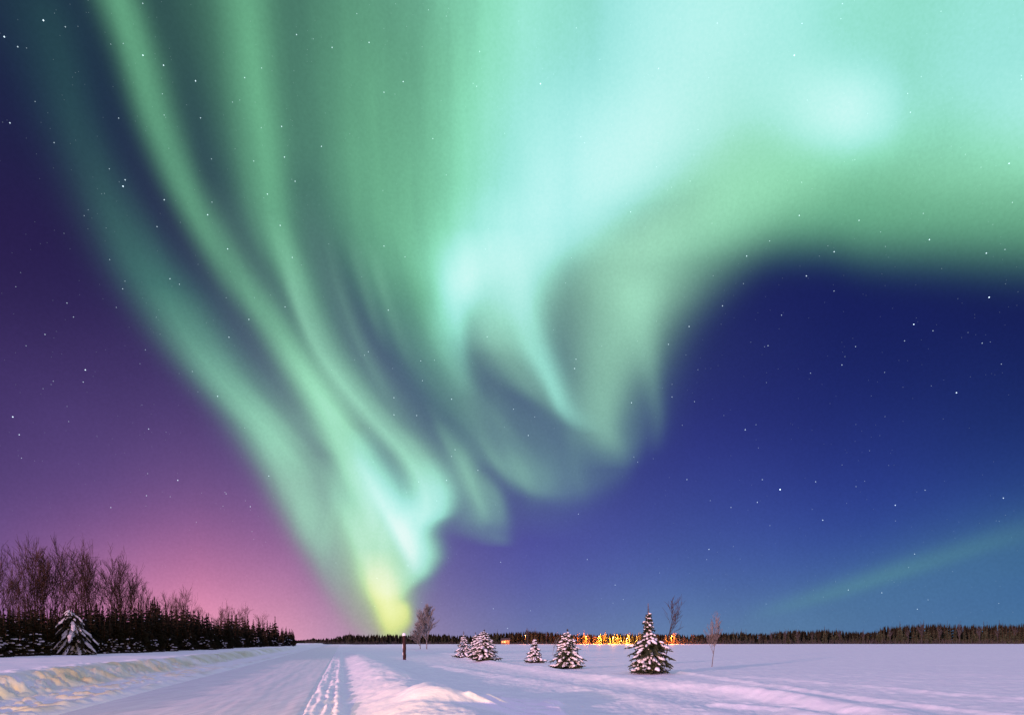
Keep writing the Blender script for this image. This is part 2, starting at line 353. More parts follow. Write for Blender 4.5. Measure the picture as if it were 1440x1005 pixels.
# ---------------------------------------------------------------- the shape of the snow
def poly(X, Y, pts, w):
    """closeness (0..1) to a line with soft width w"""
    d = np.full(np.shape(X), 1e9)
    for (x0, y0), (x1, y1) in zip(pts[:-1], pts[1:]):
        ex, ey = x1-x0, y1-y0; u = np.clip(((X-x0)*ex + (Y-y0)*ey) / (ex*ex+ey*ey), 0, 1)
        d = np.minimum(d, np.hypot(X-x0-u*ex, Y-y0-u*ey))
    return np.exp(-(d/w)**2)
TRAILS = [  # drifted ridges across the field: points, half width, height
 ([at(590,914), at(640,919), at(700,930), at(800,946), at(940,961), at(1090,976), at(1270,1001), at(1330,1014)], .75, .20),
 ([at(760,938), at(880,952), at(1000,965), at(1100,979), at(1230,1001), at(1290,1015)], .40, .11),
 ([at(900,934), at(1040,953), at(1200,974), at(1330,989), at(1450,1003)], .32, .10),
 ([at(1010,985), at(1110,992), at(1200,1008)], .35, .10),
 ([at(1060,948), at(1190,957), at(1440,975)], .5, .08),
 ([at(620,935), at(760,955), at(900,975), at(1010,999)], .7, .09),
]
FEET = [(*at(px_, py_, -.16), r_) for px_, py_, r_ in ((913, 946, 1.1), (798, 939, .9), (752, 931, .7), (681, 927.5, 1.1), (652, 923.5, .9))]
def height(X, Y):
    X = np.asarray(X, float); Y = np.asarray(Y, float)
    c = X + .25 * Y; r = np.hypot(X, Y)
    near = 1 - ss(r, 60, 200)
    h = np.zeros_like(c)
    # left: shoulder ridge, ploughed bank, shelf to the wood
    lump = fbm(X*2.1, Y*2.1, 3) ; lump2 = fbm(X*4.6+7, Y*4.6, 9)
    wob = .35 * fbm(Y*.35, X*.1, 5)
    h += np.exp(-((c+6.75+.3*wob)/.28)**2) * (.07 + .10*np.clip(lump, -.3, 1)) * near
    h += ss(-c, 6.9, 9.0) * .05 + ss(-c, 7, 7.6) * (1-ss(-c, 9, 9.6)) * .07*lump2*near
    bank = ss(-(c+wob), 8.8, 10.2)
    slope = bank * (1-bank) * 4
    h += .55 * bank + slope * (.26*lump + .18*lump2) * near + bank * .05 * fbm(X*.5, Y*.5, 21)
    h += ss(-(c+wob), 9.9, 10.4) * (1-ss(-(c+wob), 10.5, 11.4)) * (.05+.08*lump) * near
    # right: wheel-thrown ridges at the road edge, then a low berm
    for cc, ww, hh, sd in ((-.78, .07, .035, 7), (-.60, .09, .055, 1), (-.36, .08, .06, 2), (-.12, .12, .085, 4)):
        k = cc + .10*fbm(Y*.45, 0*Y, sd)
        h += np.exp(-((c-k)/ww)**2) * hh * np.clip(.9 + 1.7*fbm(X*2.6, Y*1.1, sd+30), 0, 2.2) * near
    h += .36 * ss(c, .02, 1.7) * (1-ss(c, 1.9, 4.2)) * (1 + .35*fbm(X*.8, Y*.5, 8)) * (1-ss(r, 40, 120))
    rt = ss(c, .1, .7) * near
    h += rt * (1-.85*np.exp(-(np.hypot(X+1.2, (Y-16)*.8)/2.6)**2)) * (.035 * fbm(X*3.1, Y*1.9, 12) + .018*fbm(X*8, Y*5, 13)*(1-ss(r, 25, 45)))
    # mound thrown up beside the road and the streaks of wind crust right of it
    mx, my = X + 1.75 + .1*(Y-17), Y - 16.0
    q = np.hypot(np.where(mx < 0, mx/1.25, mx/2.5), np.where(my < 0, my/2.2, my/2.3)) * (1 + .10*fbm(X*.9, Y*.9, 55))
    h += .27 * (1-ss(q, .30, 1.0)) * (1 + .12*fbm(X*1.2, Y*1.2, 51))
    for (x0, y0, x1, y1, w, a) in ((-1.0,19.4,1.0,18.9,.24,.12),(-.4,18.3,1.2,17.7,.18,.14),(.0,17.2,1.0,16.7,.16,.15),(-.2,16.2,1.1,15.9,.14,.14),(-.5,15.5,1.1,15.1,.14,.13),(-.9,14.9,.7,14.5,.13,.12)):
        h += a * poly(X, Y, [(x0, y0), (x1, y1)], w) * (1 + .5*fbm(X*2, Y*5, 61))
    # snow heaped round the feet of the near spruces
    for tx, ty, tr_ in FEET: h += .12 * np.exp(-(np.hypot(X-tx, Y-ty)/tr_)**2)
    # field, a little lower, with sastrugi lying across
    fld = ss(c, 2.0, 9.0)
    h -= .16 * fld
    h += ss(c, 1.2, 3) * (.035*fbm(X*.16, Y*.55, 14) + .012*fbm(X*.4, Y*2.0, 15)*near + .006*fbm(X*1.7, Y*6.5, 16)*near)
    h += ss(c, 1, 3) * .10 * fbm(X*.03, Y*.07, 17)
    for pts, w, a in TRAILS: h += a * poly(X, Y, pts, w) * (1 + .22*fbm(X*.3, Y*.2, 25))
    h += ss(c, 1.5, 3) * .007 * fbm(X*.45, Y*3.4, 19) * near
    # packed road surface
    on = ss(c, -6.7, -6.3) * (1-ss(c, -.8, -.5))
    h += on * (.020*fbm(c*1.9, Y*.05, 41) + .014*fbm(c*6, Y*.35, 42)) * near
    return h
def gz(x, y): return float(height(x, y))

# one sheet of snow, rings and rays round the camera, finest where the photograph looks close
az = np.concatenate([np.arange(-180, -50, 5.), np.arange(-50, 50, .11), np.arange(50, 180, 5.)])
rr = [.4]
while rr[-1] < 9000:
    q = rr[-1]; rr.append(q * (1.12 if q < 9 else 1.0065 if q < 45 else 1.012 if q < 140 else 1.05 if q < 700 else 1.3))
rr = np.array(rr); A, B = np.meshgrid(np.radians(az), rr)
GX, GY = np.sin(A)*B, np.cos(A)*B
GZ = height(GX, GY)
gc = GX + .25*GY
GZ -= .06 * ss(gc, -6.35, -6.15) * (1-ss(gc, -.95, -.75)) * (np.hypot(GX, GY) < 300)
nr, na = GX.shape
idx = np.arange(nr*na).reshape(nr, na)
nxt = np.roll(idx, -1, 1)
F = np.stack([idx[:-1].ravel(), nxt[:-1].ravel(), nxt[1:].ravel(), idx[1:].ravel()], 1)[:, ::-1]
V = np.stack([GX.ravel(), GY.ravel(), GZ.ravel()], 1)
snow = mat('snow', (.80, .80, .85), .55, (.88, .88, .90), 1.3, 5, bump=.010, bscale=9, spec=.25)
snow_road = mat('packed_snow', (.70, .68, .73), .5, (.82, .80, .84), 2.2, 5, bump=.008, bscale=7, mapping=((0, 0, R(-14)), (3.2, .22, 1)), spec=.3)
# olive tint in patches on the ploughed left bank, stored on the mesh
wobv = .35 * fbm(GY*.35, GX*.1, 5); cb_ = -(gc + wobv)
olive_tint = ss(cb_, 8.5, 9.2) * (1 - ss(cb_, 10.0, 10.5)) * (.55 + .9*fbm(GX*.9, GY*.5, 71)) + .55*np.exp(-((gc+6.8)/.35)**2) * np.clip(.2+1.6*fbm(GX*1.6, GY*.7, 72), 0, 1)
olive_tint = np.clip(olive_tint, 0, 1) * (1-ss(np.hypot(GX, GY), 60, 180)) * (GY > 0)
clod_light = ss(fbm(GX*1.9+3, GY*1.9, 73), .12, .42) * ss(cb_, 6.5, 7.2) * (1-ss(cb_, 9.9, 10.4)) * (GY > 0) * (1-ss(GY, 22, 60))  # warm lamp light put into the colour of the near clods
GZ += .09 * ss(fbm(GX*1.9+3, GY*1.9, 73), .12, .42) * ss(cb_, 6.5, 7.2) * (1-ss(cb_, 9.9, 10.4)) * (1-ss(np.hypot(GX, GY), 30, 90))
V[:, 2] = GZ.ravel()
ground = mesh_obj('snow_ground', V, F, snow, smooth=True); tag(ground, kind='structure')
for nm_, ar_ in (('olive_tint', olive_tint), ('clod_light', clod_light)):
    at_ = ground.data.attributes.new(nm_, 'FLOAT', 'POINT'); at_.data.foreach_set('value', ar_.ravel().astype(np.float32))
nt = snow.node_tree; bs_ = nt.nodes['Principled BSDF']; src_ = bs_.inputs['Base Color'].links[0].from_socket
for nm_, c_, k_ in (('olive_tint', (.50, .50, .30, 1), .85), ('clod_light', (.86, .66, .40, 1), .7)):
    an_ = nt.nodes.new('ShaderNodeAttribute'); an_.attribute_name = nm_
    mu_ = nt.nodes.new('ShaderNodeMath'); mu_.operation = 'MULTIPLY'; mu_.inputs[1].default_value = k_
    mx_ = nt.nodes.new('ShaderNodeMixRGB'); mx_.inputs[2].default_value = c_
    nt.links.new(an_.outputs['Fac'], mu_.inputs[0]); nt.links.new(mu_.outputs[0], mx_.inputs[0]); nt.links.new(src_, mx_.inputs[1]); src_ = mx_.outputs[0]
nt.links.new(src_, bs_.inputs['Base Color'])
cc = np.linspace(-6.25, -.85, 70)
yy = np.concatenate([np.linspace(-25, 8, 12), 8.*1.008**np.arange(1, 450)]); yy = yy[yy < 290]
RC, RY = np.meshgrid(cc, yy); RX = RC - .25*RY
RZ = height(RX, RY) + .004
RZ[:, 0] -= .05; RZ[:, -1] -= .05
idx = np.arange(RX.size).reshape(RX.shape)
F = np.stack([idx[:-1, :-1].ravel(), idx[:-1, 1:].ravel(), idx[1:, 1:].ravel(), idx[1:, :-1].ravel()], 1)
road = mesh_obj('road', np.stack([RX.ravel(), RY.ravel(), RZ.ravel()], 1), F, snow_road, smooth=True); tag(road, kind='structure')

# ---------------------------------------------------------------- stars
BRIGHT = [(1097,688,3.2),(1285,456,1.9),(1345,552,1.8),(1391,418,2.0),(1048,604,1.3),(1259,710,1.4),(1157,731,1.3),(1072,674,1.0),(1065,706,1.2),(1147,677,1.0),(966,674,1.0),(997,772,1.3),(1028,713,.9),(888,566,1.3),(969,459,1.2),(1016,430,1.1),(1080,486,.9),(940,484,1.0),(1184,513,.9),(1312,465,.8),(120,520,1.8),(18,586,1.8),(27,611,1.2),(117,537,.9),(250,675,1.4),(306,557,1.2),(209,603,1.0),(378,669,1.1),(352,712,1.0),(318,694,.8),(173,262,2.0),(176,253,1.2),(61,29,1.9),(6,52,1.7),(25,66,1.0),(14,173,1.2),(231,281,1.2),(275,114,1.5),(201,78,1.5),(230,92,1.4),(292,302,1.4),(320,350,1.3),(282,166,.9),(396,178,1.2),(400,221,1.2),(415,255,1.1),(376,273,1.2),(394,317,1.2),(452,206,1.1),(467,67,1.0),(519,60,1.1),(417,49,1.0),(567,115,1.2),(540,130,1.0),(540,346,1.1),(546,436,1.2),(635,561,1.2),(808,518,1.3),(810,505,1.0),(743,612,1.2),(554,559,1.1),(554,583,1.1),(586,584,1.0),(640,632,1.0),(628,675,1.1),(760,118,1.6),(1117,78,1.5),(1050,360,1.3),(1307,337,1.5),(1173,354,1.4),(1387,356,1.4),(1124,303,1.3),(1208,310,1.1),(1134,388,1.3),(1419,230,1.3),(322,474,1.1),(350,449,1.1),(411,362,1.0),(239,392,1.0),(1411,700,1.3),(1193,829,1.0),(1240,833,1.0),(865,822,.9),(1290,856,.9),(722,575,.9),(945,558,.8),(672,661,1.0),(704,790,.9)]
rng = random.Random(5)
pts = [(x, y, b) for x, y, b in BRIGHT]
for i in range(3400):
    pts.append((rng.uniform(-500, 1950), 893 - 1400*rng.random()**1.1, .13 + .8*rng.random()**9))
D = 12000.; sv, sf = [], []
for x, y, b in pts:
    c = Vector(((x-CX)/FPX, 1, (HY-y)/FPX)).normalized()
    e1 = Vector((c.y, -c.x, 0)).normalized(); e2 = c.cross(e1)
    rad = (3.3 + 4.6*math.sqrt(b)) * D/12000.; p = c * D + Vector((0, 0, CAM_H)); n0 = len(sv)
    tw = rng.random()
    for u in (e1*rad, -e1*rad, e2*rad, -e2*rad, c*rad, -c*rad): sv.append(p+u)
    for f in ((0,2,4),(2,1,4),(1,3,4),(3,0,4),(2,0,5),(1,2,5),(3,1,5),(0,3,5)): sf.append(tuple(n0+k for k in f))
sb = [b for x, y, b in pts for _ in range(8)]
m = mat('starlight', (0, 0, 0), 1, spec=0, emit=(.72, .90, 1), estr=1.); m.cycles.emission_sampling = 'NONE'
stars = mesh_obj('stars', sv, sf, m); tag(stars, 'small white stars scattered over the whole night sky', 'stars', kind='stuff')
att = stars.data.attributes.new('brightness', 'FLOAT', 'FACE'); att.data.foreach_set('value', np.array(sb, np.float32))
an = m.node_tree.nodes.new('ShaderNodeAttribute'); an.attribute_name = 'brightness'
mm = m.node_tree.nodes.new('ShaderNodeMath'); mm.operation = 'MULTIPLY'; mm.inputs[1].default_value = .42
nt = m.node_tree; nt.nodes.remove(nt.nodes['Principled BSDF'])
em = nt.nodes.new('ShaderNodeEmission'); em.inputs[0].default_value = (.72, .90, 1, 1); tr = nt.nodes.new('ShaderNodeBsdfTransparent'); ad = nt.nodes.new('ShaderNodeAddShader')
nt.links.new(an.outputs['Fac'], mm.inputs[0]); nt.links.new(mm.outputs[0], em.inputs[1])
nt.links.new(em.outputs[0], ad.inputs[0]); nt.links.new(tr.outputs[0], ad.inputs[1]); nt.links.new(ad.outputs[0], nt.nodes['Material Output'].inputs[0])

# ---------------------------------------------------------------- trees
bark = mat('bark', (.10, .055, .035), .9, (.20, .11, .07), 6, bump=.01, bscale=30)
bark_dark = mat('dark_bark', (.026, .012, .006), .95, (.055, .026, .013), 5)
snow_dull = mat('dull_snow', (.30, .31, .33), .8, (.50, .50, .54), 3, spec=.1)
bark_pale = mat('pale_bark', (.10, .085, .075), .85, (.20, .17, .15), 5, bump=.01, bscale=30)
needles = mat('needles', (.022, .035, .018), .8, (.055, .065, .035), 3, spec=.15)
needles_dark = mat('dark_needles', (.010, .014, .008), .9, (.030, .024, .014), 1.2, spec=.1)
brushm = mat('brushwood', (.028, .024, .022), .9, (.080, .072, .068), 2.5)
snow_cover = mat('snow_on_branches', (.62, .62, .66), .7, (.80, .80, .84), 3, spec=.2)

def orth(d):
    a = d.cross(Vector((0, 1, 0))) if abs(d.z) > .9*d.length else d.cross(Vector((0, 0, 1)))
    a.normalize(); return a, d.cross(a).normalized()
class MB:
    def __init__(s): s.v, s.f = [], []
    def tube(s, pts, rad, n=5):
        """one tapering tube along a path"""
        base = len(s.v)
        for i, p in enumerate(pts):
            d = (pts[min(i+1, len(pts)-1)] - pts[max(i-1, 0)])
            d = d.normalized() if d.length > 1e-6 else Vector((0, 0, 1)); a, b = orth(d)
            for k in range(n):
                t = 2*math.pi*k/n; s.v.append(p + (a*math.cos(t) + b*math.sin(t))*rad[i])
        for i in range(len(pts)-1):
            for k in range(n):
                s.f.append((base+i*n+k, base+i*n+(k+1) % n, base+(i+1)*n+(k+1) % n, base+(i+1)*n+k))
        s.f.append(tuple(base+k for k in range(n))[::-1]); s.f.append(tuple(base+(len(pts)-1)*n+k for k in range(n)))
    def blade(s, p, d, L, w, up=None):
        """a spray of needles: two crossed thin slips"""
        d = d.normalized(); a, b = orth(d); q = p + d*L
        for side in (a, b):
            n0 = len(s.v); m = p + d*L*.45
            s.v += [p - side*w*.25, m - side*w*.5, q, m + side*w*.5]; s.f.append((n0, n0+1, n0+2, n0+3))
    def pad(s, p, ax, L, w, h, rng):
        """a lump of snow lying on a branch"""
        ax = Vector((ax.x, ax.y, ax.z*.8)).normalized(); a, b = orth(ax)
        if b.z < 0: b = -b
        n0 = len(s.v); N = 6
        s.v.append(p - ax*L*.5)
        for u, q in ((-.28, .8), (.05, 1.), (.33, .7)):
            for k in range(N):
                t = 2*math.pi*k/N; j = rng.uniform(.8, 1.2)
                z = math.sin(t); z = z*h if z > 0 else z*h*.35
                s.v.append(p + ax*L*u + a*math.cos(t)*w*.5*q*j + b*z*q*j)
        s.v.append(p + ax*L*.5)
        for k in range(N):
            s.f.append((n0, n0+1+(k+1) % N, n0+1+k)); e = n0+1+2*N
            s.f.append((e+k, e+(k+1) % N, n0+1+3*N))
        for r_ in range(2):
            for k in range(N):
                a0 = n0+1+r_*N; s.f.append((a0+k, a0+(k+1) % N, a0+N+(k+1) % N, a0+N+k))
    def build(s, name, m, parent, smooth=False, extra=None, m2=None):
        n0, f0 = len(s.v), len(s.f)
        if extra is not None and extra.v:
            s.v = s.v + extra.v; s.f = s.f + [tuple(n0+k for k in f) for f in extra.f]
        o = mesh_obj(name, s.v, s.f, m, parent, smooth)
        if extra is not None and extra.v:
            o.data.materials.append(m2); mi = np.zeros(len(s.f), np.int32); mi[f0:] = 1
            o.data.polygons.foreach_set('material_index', mi)
        return o

def snowy_spruce(seed, H, Rb, loc, whorls=16, p=.85, snow_amt=1., lean=(0, 0), leader=.1, bare=.03, profile=None, droop=.35, join=False, rag=.0):
    rg = random.Random(seed); r0 = root('snowy_spruce', loc)
    tr, cr, sn = MB(), MB(), MB()
    def ax(z):
        z = max(z, .03); return Vector((lean[0]*(z/H)**1.6, lean[1]*(z/H)**1.6, z))
    tr.tube([ax(H*k/8) for k in range(9)], [H*.020*(1-k/8.6)+.006 for k in range(9)], 7)
    t0 = rg.uniform(0, 6)
    for i in range(whorls):
        u = (i + rg.uniform(-.25, .25)) / whorls; u = max(0, u); z = H*(bare + (1-bare-leader)*u)
        rad = Rb*((1-u)**p if profile is None else float(np.interp(u, [a for a, b in profile], [b for a, b in profile])))
        nb = max(4, int(6 + 6*(rad/Rb))); z0 = z
        ph = rg.uniform(0, 6.28)
        for k in range(nb):
            L = rad*rg.uniform(.68, 1.13)*(1 + rag*math.sin(2.1*z/H*7 + t0 + k*1.9) ); t = ph + 6.283*k/nb + rg.uniform(-.25, .25)
            dirh = Vector((math.cos(t), math.sin(t), 0)); up = .30*(u-.25) + rg.uniform(-.12, .12); z = z0 + rg.uniform(-.5, .5)*H*(1-bare-leader)/whorls
            n = 6; pts = []
            for j in range(n+1):
                q = j/n; pts.append(ax(z) + dirh*L*q + Vector((0, 0, L*(up*q - droop*q*q + (.10*q**4)) + rg.uniform(-.01, .01))))
            if pts[-1].z < .05: 
                for j, q_ in enumerate(pts): q_.z = max(q_.z, .05+.02*j)
            cr.tube(pts, [.012*(1-j/n)+.004 for j in range(n+1)], 3)
            for j in range(1, n+1):
                q = j/n; d = (pts[j]-pts[j-1]).normalized(); sd = d.cross(Vector((0, 0, 1))).normalized()
                for w_ in (1, -1):
                    for h_ in (0, .5):
                        base = pts[j-1].lerp(pts[j], h_)
                        tl = max(.10, L*.42*(1-q*.55))*rg.uniform(.7, 1.2)
                        cr.blade(base, d*.75 + sd*w_*.8 + Vector((0, 0, rg.uniform(-.45, .05))), tl, tl*.42)
                cr.blade(pts[j], d, .16*L+.06, .07)
                if rg.random() < .5: cr.blade(pts[j], Vector((0, 0, -1))+d*.5, .10+.1*L, .06)
            if snow_amt > 0:
                j = 2; heavy = rg.choice((.35, .8, 1.25, 1.25))
                while j <= n:
                    if rg.random() < .80*snow_amt*heavy:
                        d = (pts[j]-pts[j-1]); w = (.07+.19*L*(1-abs(j/n-.62)))*rg.uniform(.65, 1.15)*(.6+.5*heavy)
                        sn.pad((pts[j]+pts[j-1])/2 + Vector((0, 0, .018)), d, d.length*1.9+.06, w, .030+w*.30, rg)
                        for w_ in (1, -1):
                            if rg.random() < .55*snow_amt:
                                sd = d.cross(Vector((0, 0, 1))).normalized()*w_; dd = (d.normalized()*.7 + sd*.8 + Vector((0, 0, -.22)))
                                tl = max(.1, L*.34*(1-j/n*.5)); sn.pad(pts[j-1]+dd*tl*.5+Vector((0, 0, .015)), dd, tl*.9, w*.55, .02+w*.18, rg)
                    j += 1
    top = ax(H)
    for k in range(6):
        z = H*(1-leader) + H*leader*k/6.; t = rg.uniform(0, 6.28)
        for m_ in range(3): cr.blade(ax(z), Vector((math.cos(t+m_*2.1), math.sin(t+m_*2.1), .7)), Rb*.13*(1-k/7), .03)
    tr.build('trunk', bark, r0)
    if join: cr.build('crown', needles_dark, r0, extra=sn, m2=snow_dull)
    else: cr.build('crown', needles, r0); sn.build('snow', snow_cover, r0, True)
    return r0

def bare_tree(seed, H, loc, spread=.4, depth=5, m=None, stems=1, rbase=None, upright=.5, kids=(3, 4), twig=.012, name='bare_tree', low=.25, straight=False):
    rg = random.Random(seed); r0 = root(name, loc); tr, cr = MB(), MB()
    rbase = rbase or H*.014
    def grow(p, d, L, rad, lev, mb):
        n = 4; pts = [p.copy()]; q = p.copy(); dd = d.copy()
        for i in range(n):
            dd = (dd + Vector((rg.uniform(-1, 1), rg.uniform(-1, 1), rg.uniform(-.2, 1)*upright))*(.05 if straight and lev == 0 else .16)).normalized()
            q = q + dd*L/n; pts.append(q.copy())
        r1 = max(rad*.38, twig*.6)
        mb.tube(pts, [rad + (r1-rad)*i/n for i in range(n+1)], 6 if lev == 0 else (4 if lev < 2 else 3))
        if lev >= depth: return
        nk = rg.randint(*kids) + ((16 if straight else 5) if lev == 0 else 0)
        for i in range(nk):
            t = (low if lev == 0 else .25) + (1-(low if lev == 0 else .25))*(i+rg.random())/nk; j = min(n-1, int(t*n)); bp = pts[j].lerp(pts[j+1], t*n-j)
            a, b = orth(dd); ph = rg.uniform(0, 6.283)
            sd = a*math.cos(ph) + b*math.sin(ph)
            nd_ = (dd*(1-spread*.5) + sd*spread*rg.uniform(.7, 1.5) + Vector((0, 0, upright*.35))).normalized()
            Lk = L*rg.uniform(.42, .62)*((.95-.55*t if straight else 1.15-.55*t) if lev == 0 else 1)
            grow(bp, nd_, Lk, max(twig, rad*(.5 - .2*t)), lev+1, cr)
    for s_ in range(stems):
        t = 6.283*s_/max(1, stems) + rg.random()
        d = Vector((math.cos(t)*.16*(stems > 1), math.sin(t)*.16*(stems > 1), 1)).normalized()
        grow(Vector((math.cos(t)*.08, math.sin(t)*.08, -.1))*(stems > 1), d, H*rg.uniform(.72, .86) if stems > 1 else H*.82, rbase, 0, tr)
    m = m or bark
    tr.build('trunk', m, r0); cr.build('branches', m, r0)
    return r0

def dark_spruce(seed, H, Rb, loc, name='spruce', snow_amt=.0, m=None, nw=13, dense=True):
    """forest tree, narrow and ragged"""
    rg = random.Random(seed); r0 = root(name, loc); tr, cr, sn = MB(), MB(), MB()
    tr.tube([Vector((0, 0, H*k/4)) for k in range(5)], [H*.018*(1-k/4.4)+.01 for k in range(5)], 5)
    for i in range(nw):
        u = i/nw; z = H*(.05+.90*u); rad = Rb*(1-u)**.75*rg.uniform(.75, 1.15)
        nb = 5 + int(5*(1-u)); ph = rg.uniform(0, 6.28)
        for k in range(nb):
            t = ph+6.283*k/nb+rg.uniform(-.3, .3); L = rad*rg.uniform(.6, 1.2)
            d = Vector((math.cos(t), math.sin(t), -.30+.35*u+rg.uniform(-.1, .1)))
            d.z += rg.uniform(-.25, .25); p0 = Vector((0, 0, z+rg.uniform(-.5, .5)*H*.9/nw)); cr.blade(p0, d, L, L*.55+.05)
            for q in (.45, .7):
                for w_ in (1, -1):
                    cr.blade(p0+d*L*q, d + Vector((-d.y, d.x, 0))*w_*.9 + Vector((0, 0, -.2)), L*.38, L*.2)
            if snow_amt and rg.random() < snow_amt:
                q = rg.uniform(.5, .95); sn.pad(p0+d*L*q+Vector((0, 0, .03)), d, L*.55, L*.22+.04, .04+L*.06, rg)
    for k in range(16 if dense else 0):
        t = rg.uniform(0, 6.28); z = rg.uniform(0, H*.6); cr.blade(Vector((0, 0, z)), Vector((math.cos(t), math.sin(t), rg.uniform(-.2, 1.2))), Rb*(1-z/H)*1.1, Rb*.8)
    cr.blade(Vector((0, 0, H*.9)), Vector((0, 0, 1)), H*.12, .12)
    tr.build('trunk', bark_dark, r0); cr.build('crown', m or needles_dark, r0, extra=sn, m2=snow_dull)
    return r0

def place(px, Y): return (px-720)/960*Y
def hz(py, Y): return CAM_H + (901-py)/960*Y

# the six snow-laden spruces on the field
def on(px, py, **k):
    """stand where the photograph shows the foot (two passes for the height of the snow there)"""
    z = 0
    for _ in range(6): X, Y = at(px, py, z); z = .5*z + .5*gz(X, Y)
    return X, Y, z
X, Y, z = on(913, 946)
H = hz(847, Y) - z
big = snowy_spruce(11, H, 27/960*Y, (X, Y, z-.03), whorls=24, leader=.14, bare=.04, snow_amt=.50, lean=(-.06, 0), droop=.42, rag=.20,
    profile=[(0, .72), (.08, .95), (.20, .98), (.32, 1.0), (.46, .92), (.54, .66), (.62, .34), (.76, .28), (.90, .20), (1, .08)])
tag(big, 'tallest snowy spruce, a thin spire above a broad skirt, before the orange lights', 'tree', 'snow-laden spruces on the field')
X, Y, z = on(798, 939); H = hz(883, Y) - z
t = snowy_spruce(12, H, 22/960*Y, (X, Y, z-.03), whorls=15, snow_amt=.7, rag=.2, droop=.4, leader=.06, profile=[(0, .85), (.15, 1.), (.3, .92), (.5, .74), (.7, .50), (.85, .30), (1, .10)])
tag(t, 'medium snowy spruce with warm-lit upper boughs, left of the tallest snowy spruce', 'tree', 'snow-laden spruces on the field')
X, Y, z = on(752, 931); H = hz(894, Y) - z
t = snowy_spruce(13, H, 13.5/960*Y, (X, Y, z-.03), whorls=11, snow_amt=.7, rag=.2, droop=.4, leader=.10, p=.75)
tag(t, 'smallest snow-laden spruce, standing alone on the open snow between two larger ones', 'tree', 'snow-laden spruces on the field')
X, Y, z = on(681, 927.5); H = hz(884, Y) - z
t = snowy_spruce(14, H, 18/960*Y, (X, Y, z-.03), whorls=14, snow_amt=.75, rag=.2, droop=.4, leader=.06, profile=[(0, .9), (.2, 1.), (.5, .86), (.75, .60), (.9, .36), (1, .15)])
tag(t, 'dense round-topped snowy spruce, nearest and rightmost of the tight cluster of three', 'tree', 'snow-laden spruces on the field')
X, Y, z = on(668, 924.5); H = hz(888, Y) - z
t = snowy_spruce(15, H, 12/960*Y, (X, Y+.8, z-.03), whorls=12, snow_amt=.9, droop=.4, leader=.05, p=.6)
tag(t, 'snowy spruce squeezed between the two others of the cluster, mostly hidden', 'tree', 'snow-laden spruces on the field')
X, Y, z = on(652, 923.5); H = hz(886, Y) - z
t = snowy_spruce(16, H, 15/960*Y, (X, Y, z-.03), whorls=12, snow_amt=.8, droop=.45, leader=.14, p=.8)
tag(t, 'thin-topped snowy spruce, leftmost of the tight cluster of three, nearest the wooden post', 'tree', 'snow-laden spruces on the field')

# bare trees on the field
birch_m = mat('frosted_birch', (.10, .095, .085), .85, (.22, .21, .20), 3)
Y = 150.; X = place(600, Y); z = gz(X, Y)
t = bare_tree(21, hz(850, Y)-z, (X, Y, z-.05), spread=.46, depth=3, m=birch_m, rbase=.12, twig=.026, upright=.7, kids=(8, 10), low=.12, name='birch', straight=True)
tag(t, 'bare birch with a fine rounded crown standing alone behind the wooden post', 'tree')
X2 = place(591, Y+3); t2 = bare_tree(26, hz(872, Y)-z, (X2, Y+3, z-.05), spread=.55, depth=3, m=birch_m, rbase=.09, twig=.024, kids=(6, 8), low=.1, name='birch', straight=True)
tag(t2, 'smaller bare birch leaning close against the left side of the taller one', 'tree')
X, Y, z = on(1001, 937); H = hz(873, Y)-z
t = bare_tree(23, H, (X, Y, z-.05), spread=.42, depth=3, m=bark_pale, rbase=.030, twig=.008, upright=.75, kids=(5, 7), low=.25, name='sapling')
tag(t, 'slender bare sapling on the open snow, right of the tallest snowy spruce', 'tree')
Y = 58.; X = place(934, Y); z = gz(X, Y)
t = bare_tree(24, hz(846, Y)-z, (X, Y, z-.05), spread=.40, depth=3, m=bark_dark, rbase=.05, twig=.013, upright=.6, kids=(3, 4), low=.35, name='sapling')
t.rotation_euler = (0, R(6), 0)
tag(t, 'leaning bare sapling with few thin branches, rising just behind the tallest snowy spruce', 'tree')
X, Y, z = on(777, 921); t = bare_tree(25, hz(894, Y)-z, (X, Y, z-.05), spread=.3, depth=2, m=bark_pale, rbase=.02, twig=.008, kids=(2, 4), name='sapling')
tag(t, 'tiny bare sapling sticking up just left of the medium snowy spruce', 'tree')

# the dark wood on the left: every tree its own object, copied from a few
kinds = [dark_spruce(31+i, 5., r_, (0, 0, 0), snow_amt=.015) for i, r_ in enumerate((.85, 1.1, .7, 1.0, .8))]
bares = [bare_tree(41+i, 8., (0, 0, 0), spread=sp, depth=3, m=bark_dark, rbase=.06, twig=.015, upright=.55, kids=(5, 6), stems=st_, low=.18) for i, (sp, st_) in enumerate(((.50, 1), (.40, 2), (.62, 1), (.56, 1)))]
used = set()
def put_copy(src, X, Y, z, s, sx=1., rz=0.):
    o = src if src.name not in used else copy_tree(src); used.add(src.name)
    o.location = (X, Y, z); o.rotation_euler = (0, 0, rz); o.scale = (s*sx, s*sx, s); return o
rg = random.Random(77)
FY = ([-80, 0, 100, 200, 300, 400, 430], [38, 46, 52, 62, 85, 140, 175])
TOPS = ([-80, 60, 190, 212, 218, 225, 250, 300, 350, 380, 385, 392, 410, 425, 440], [850, 852, 850, 846, 840, 848, 853, 863, 868, 876, 868, 880, 883, 890, 897])
n_forest = 0
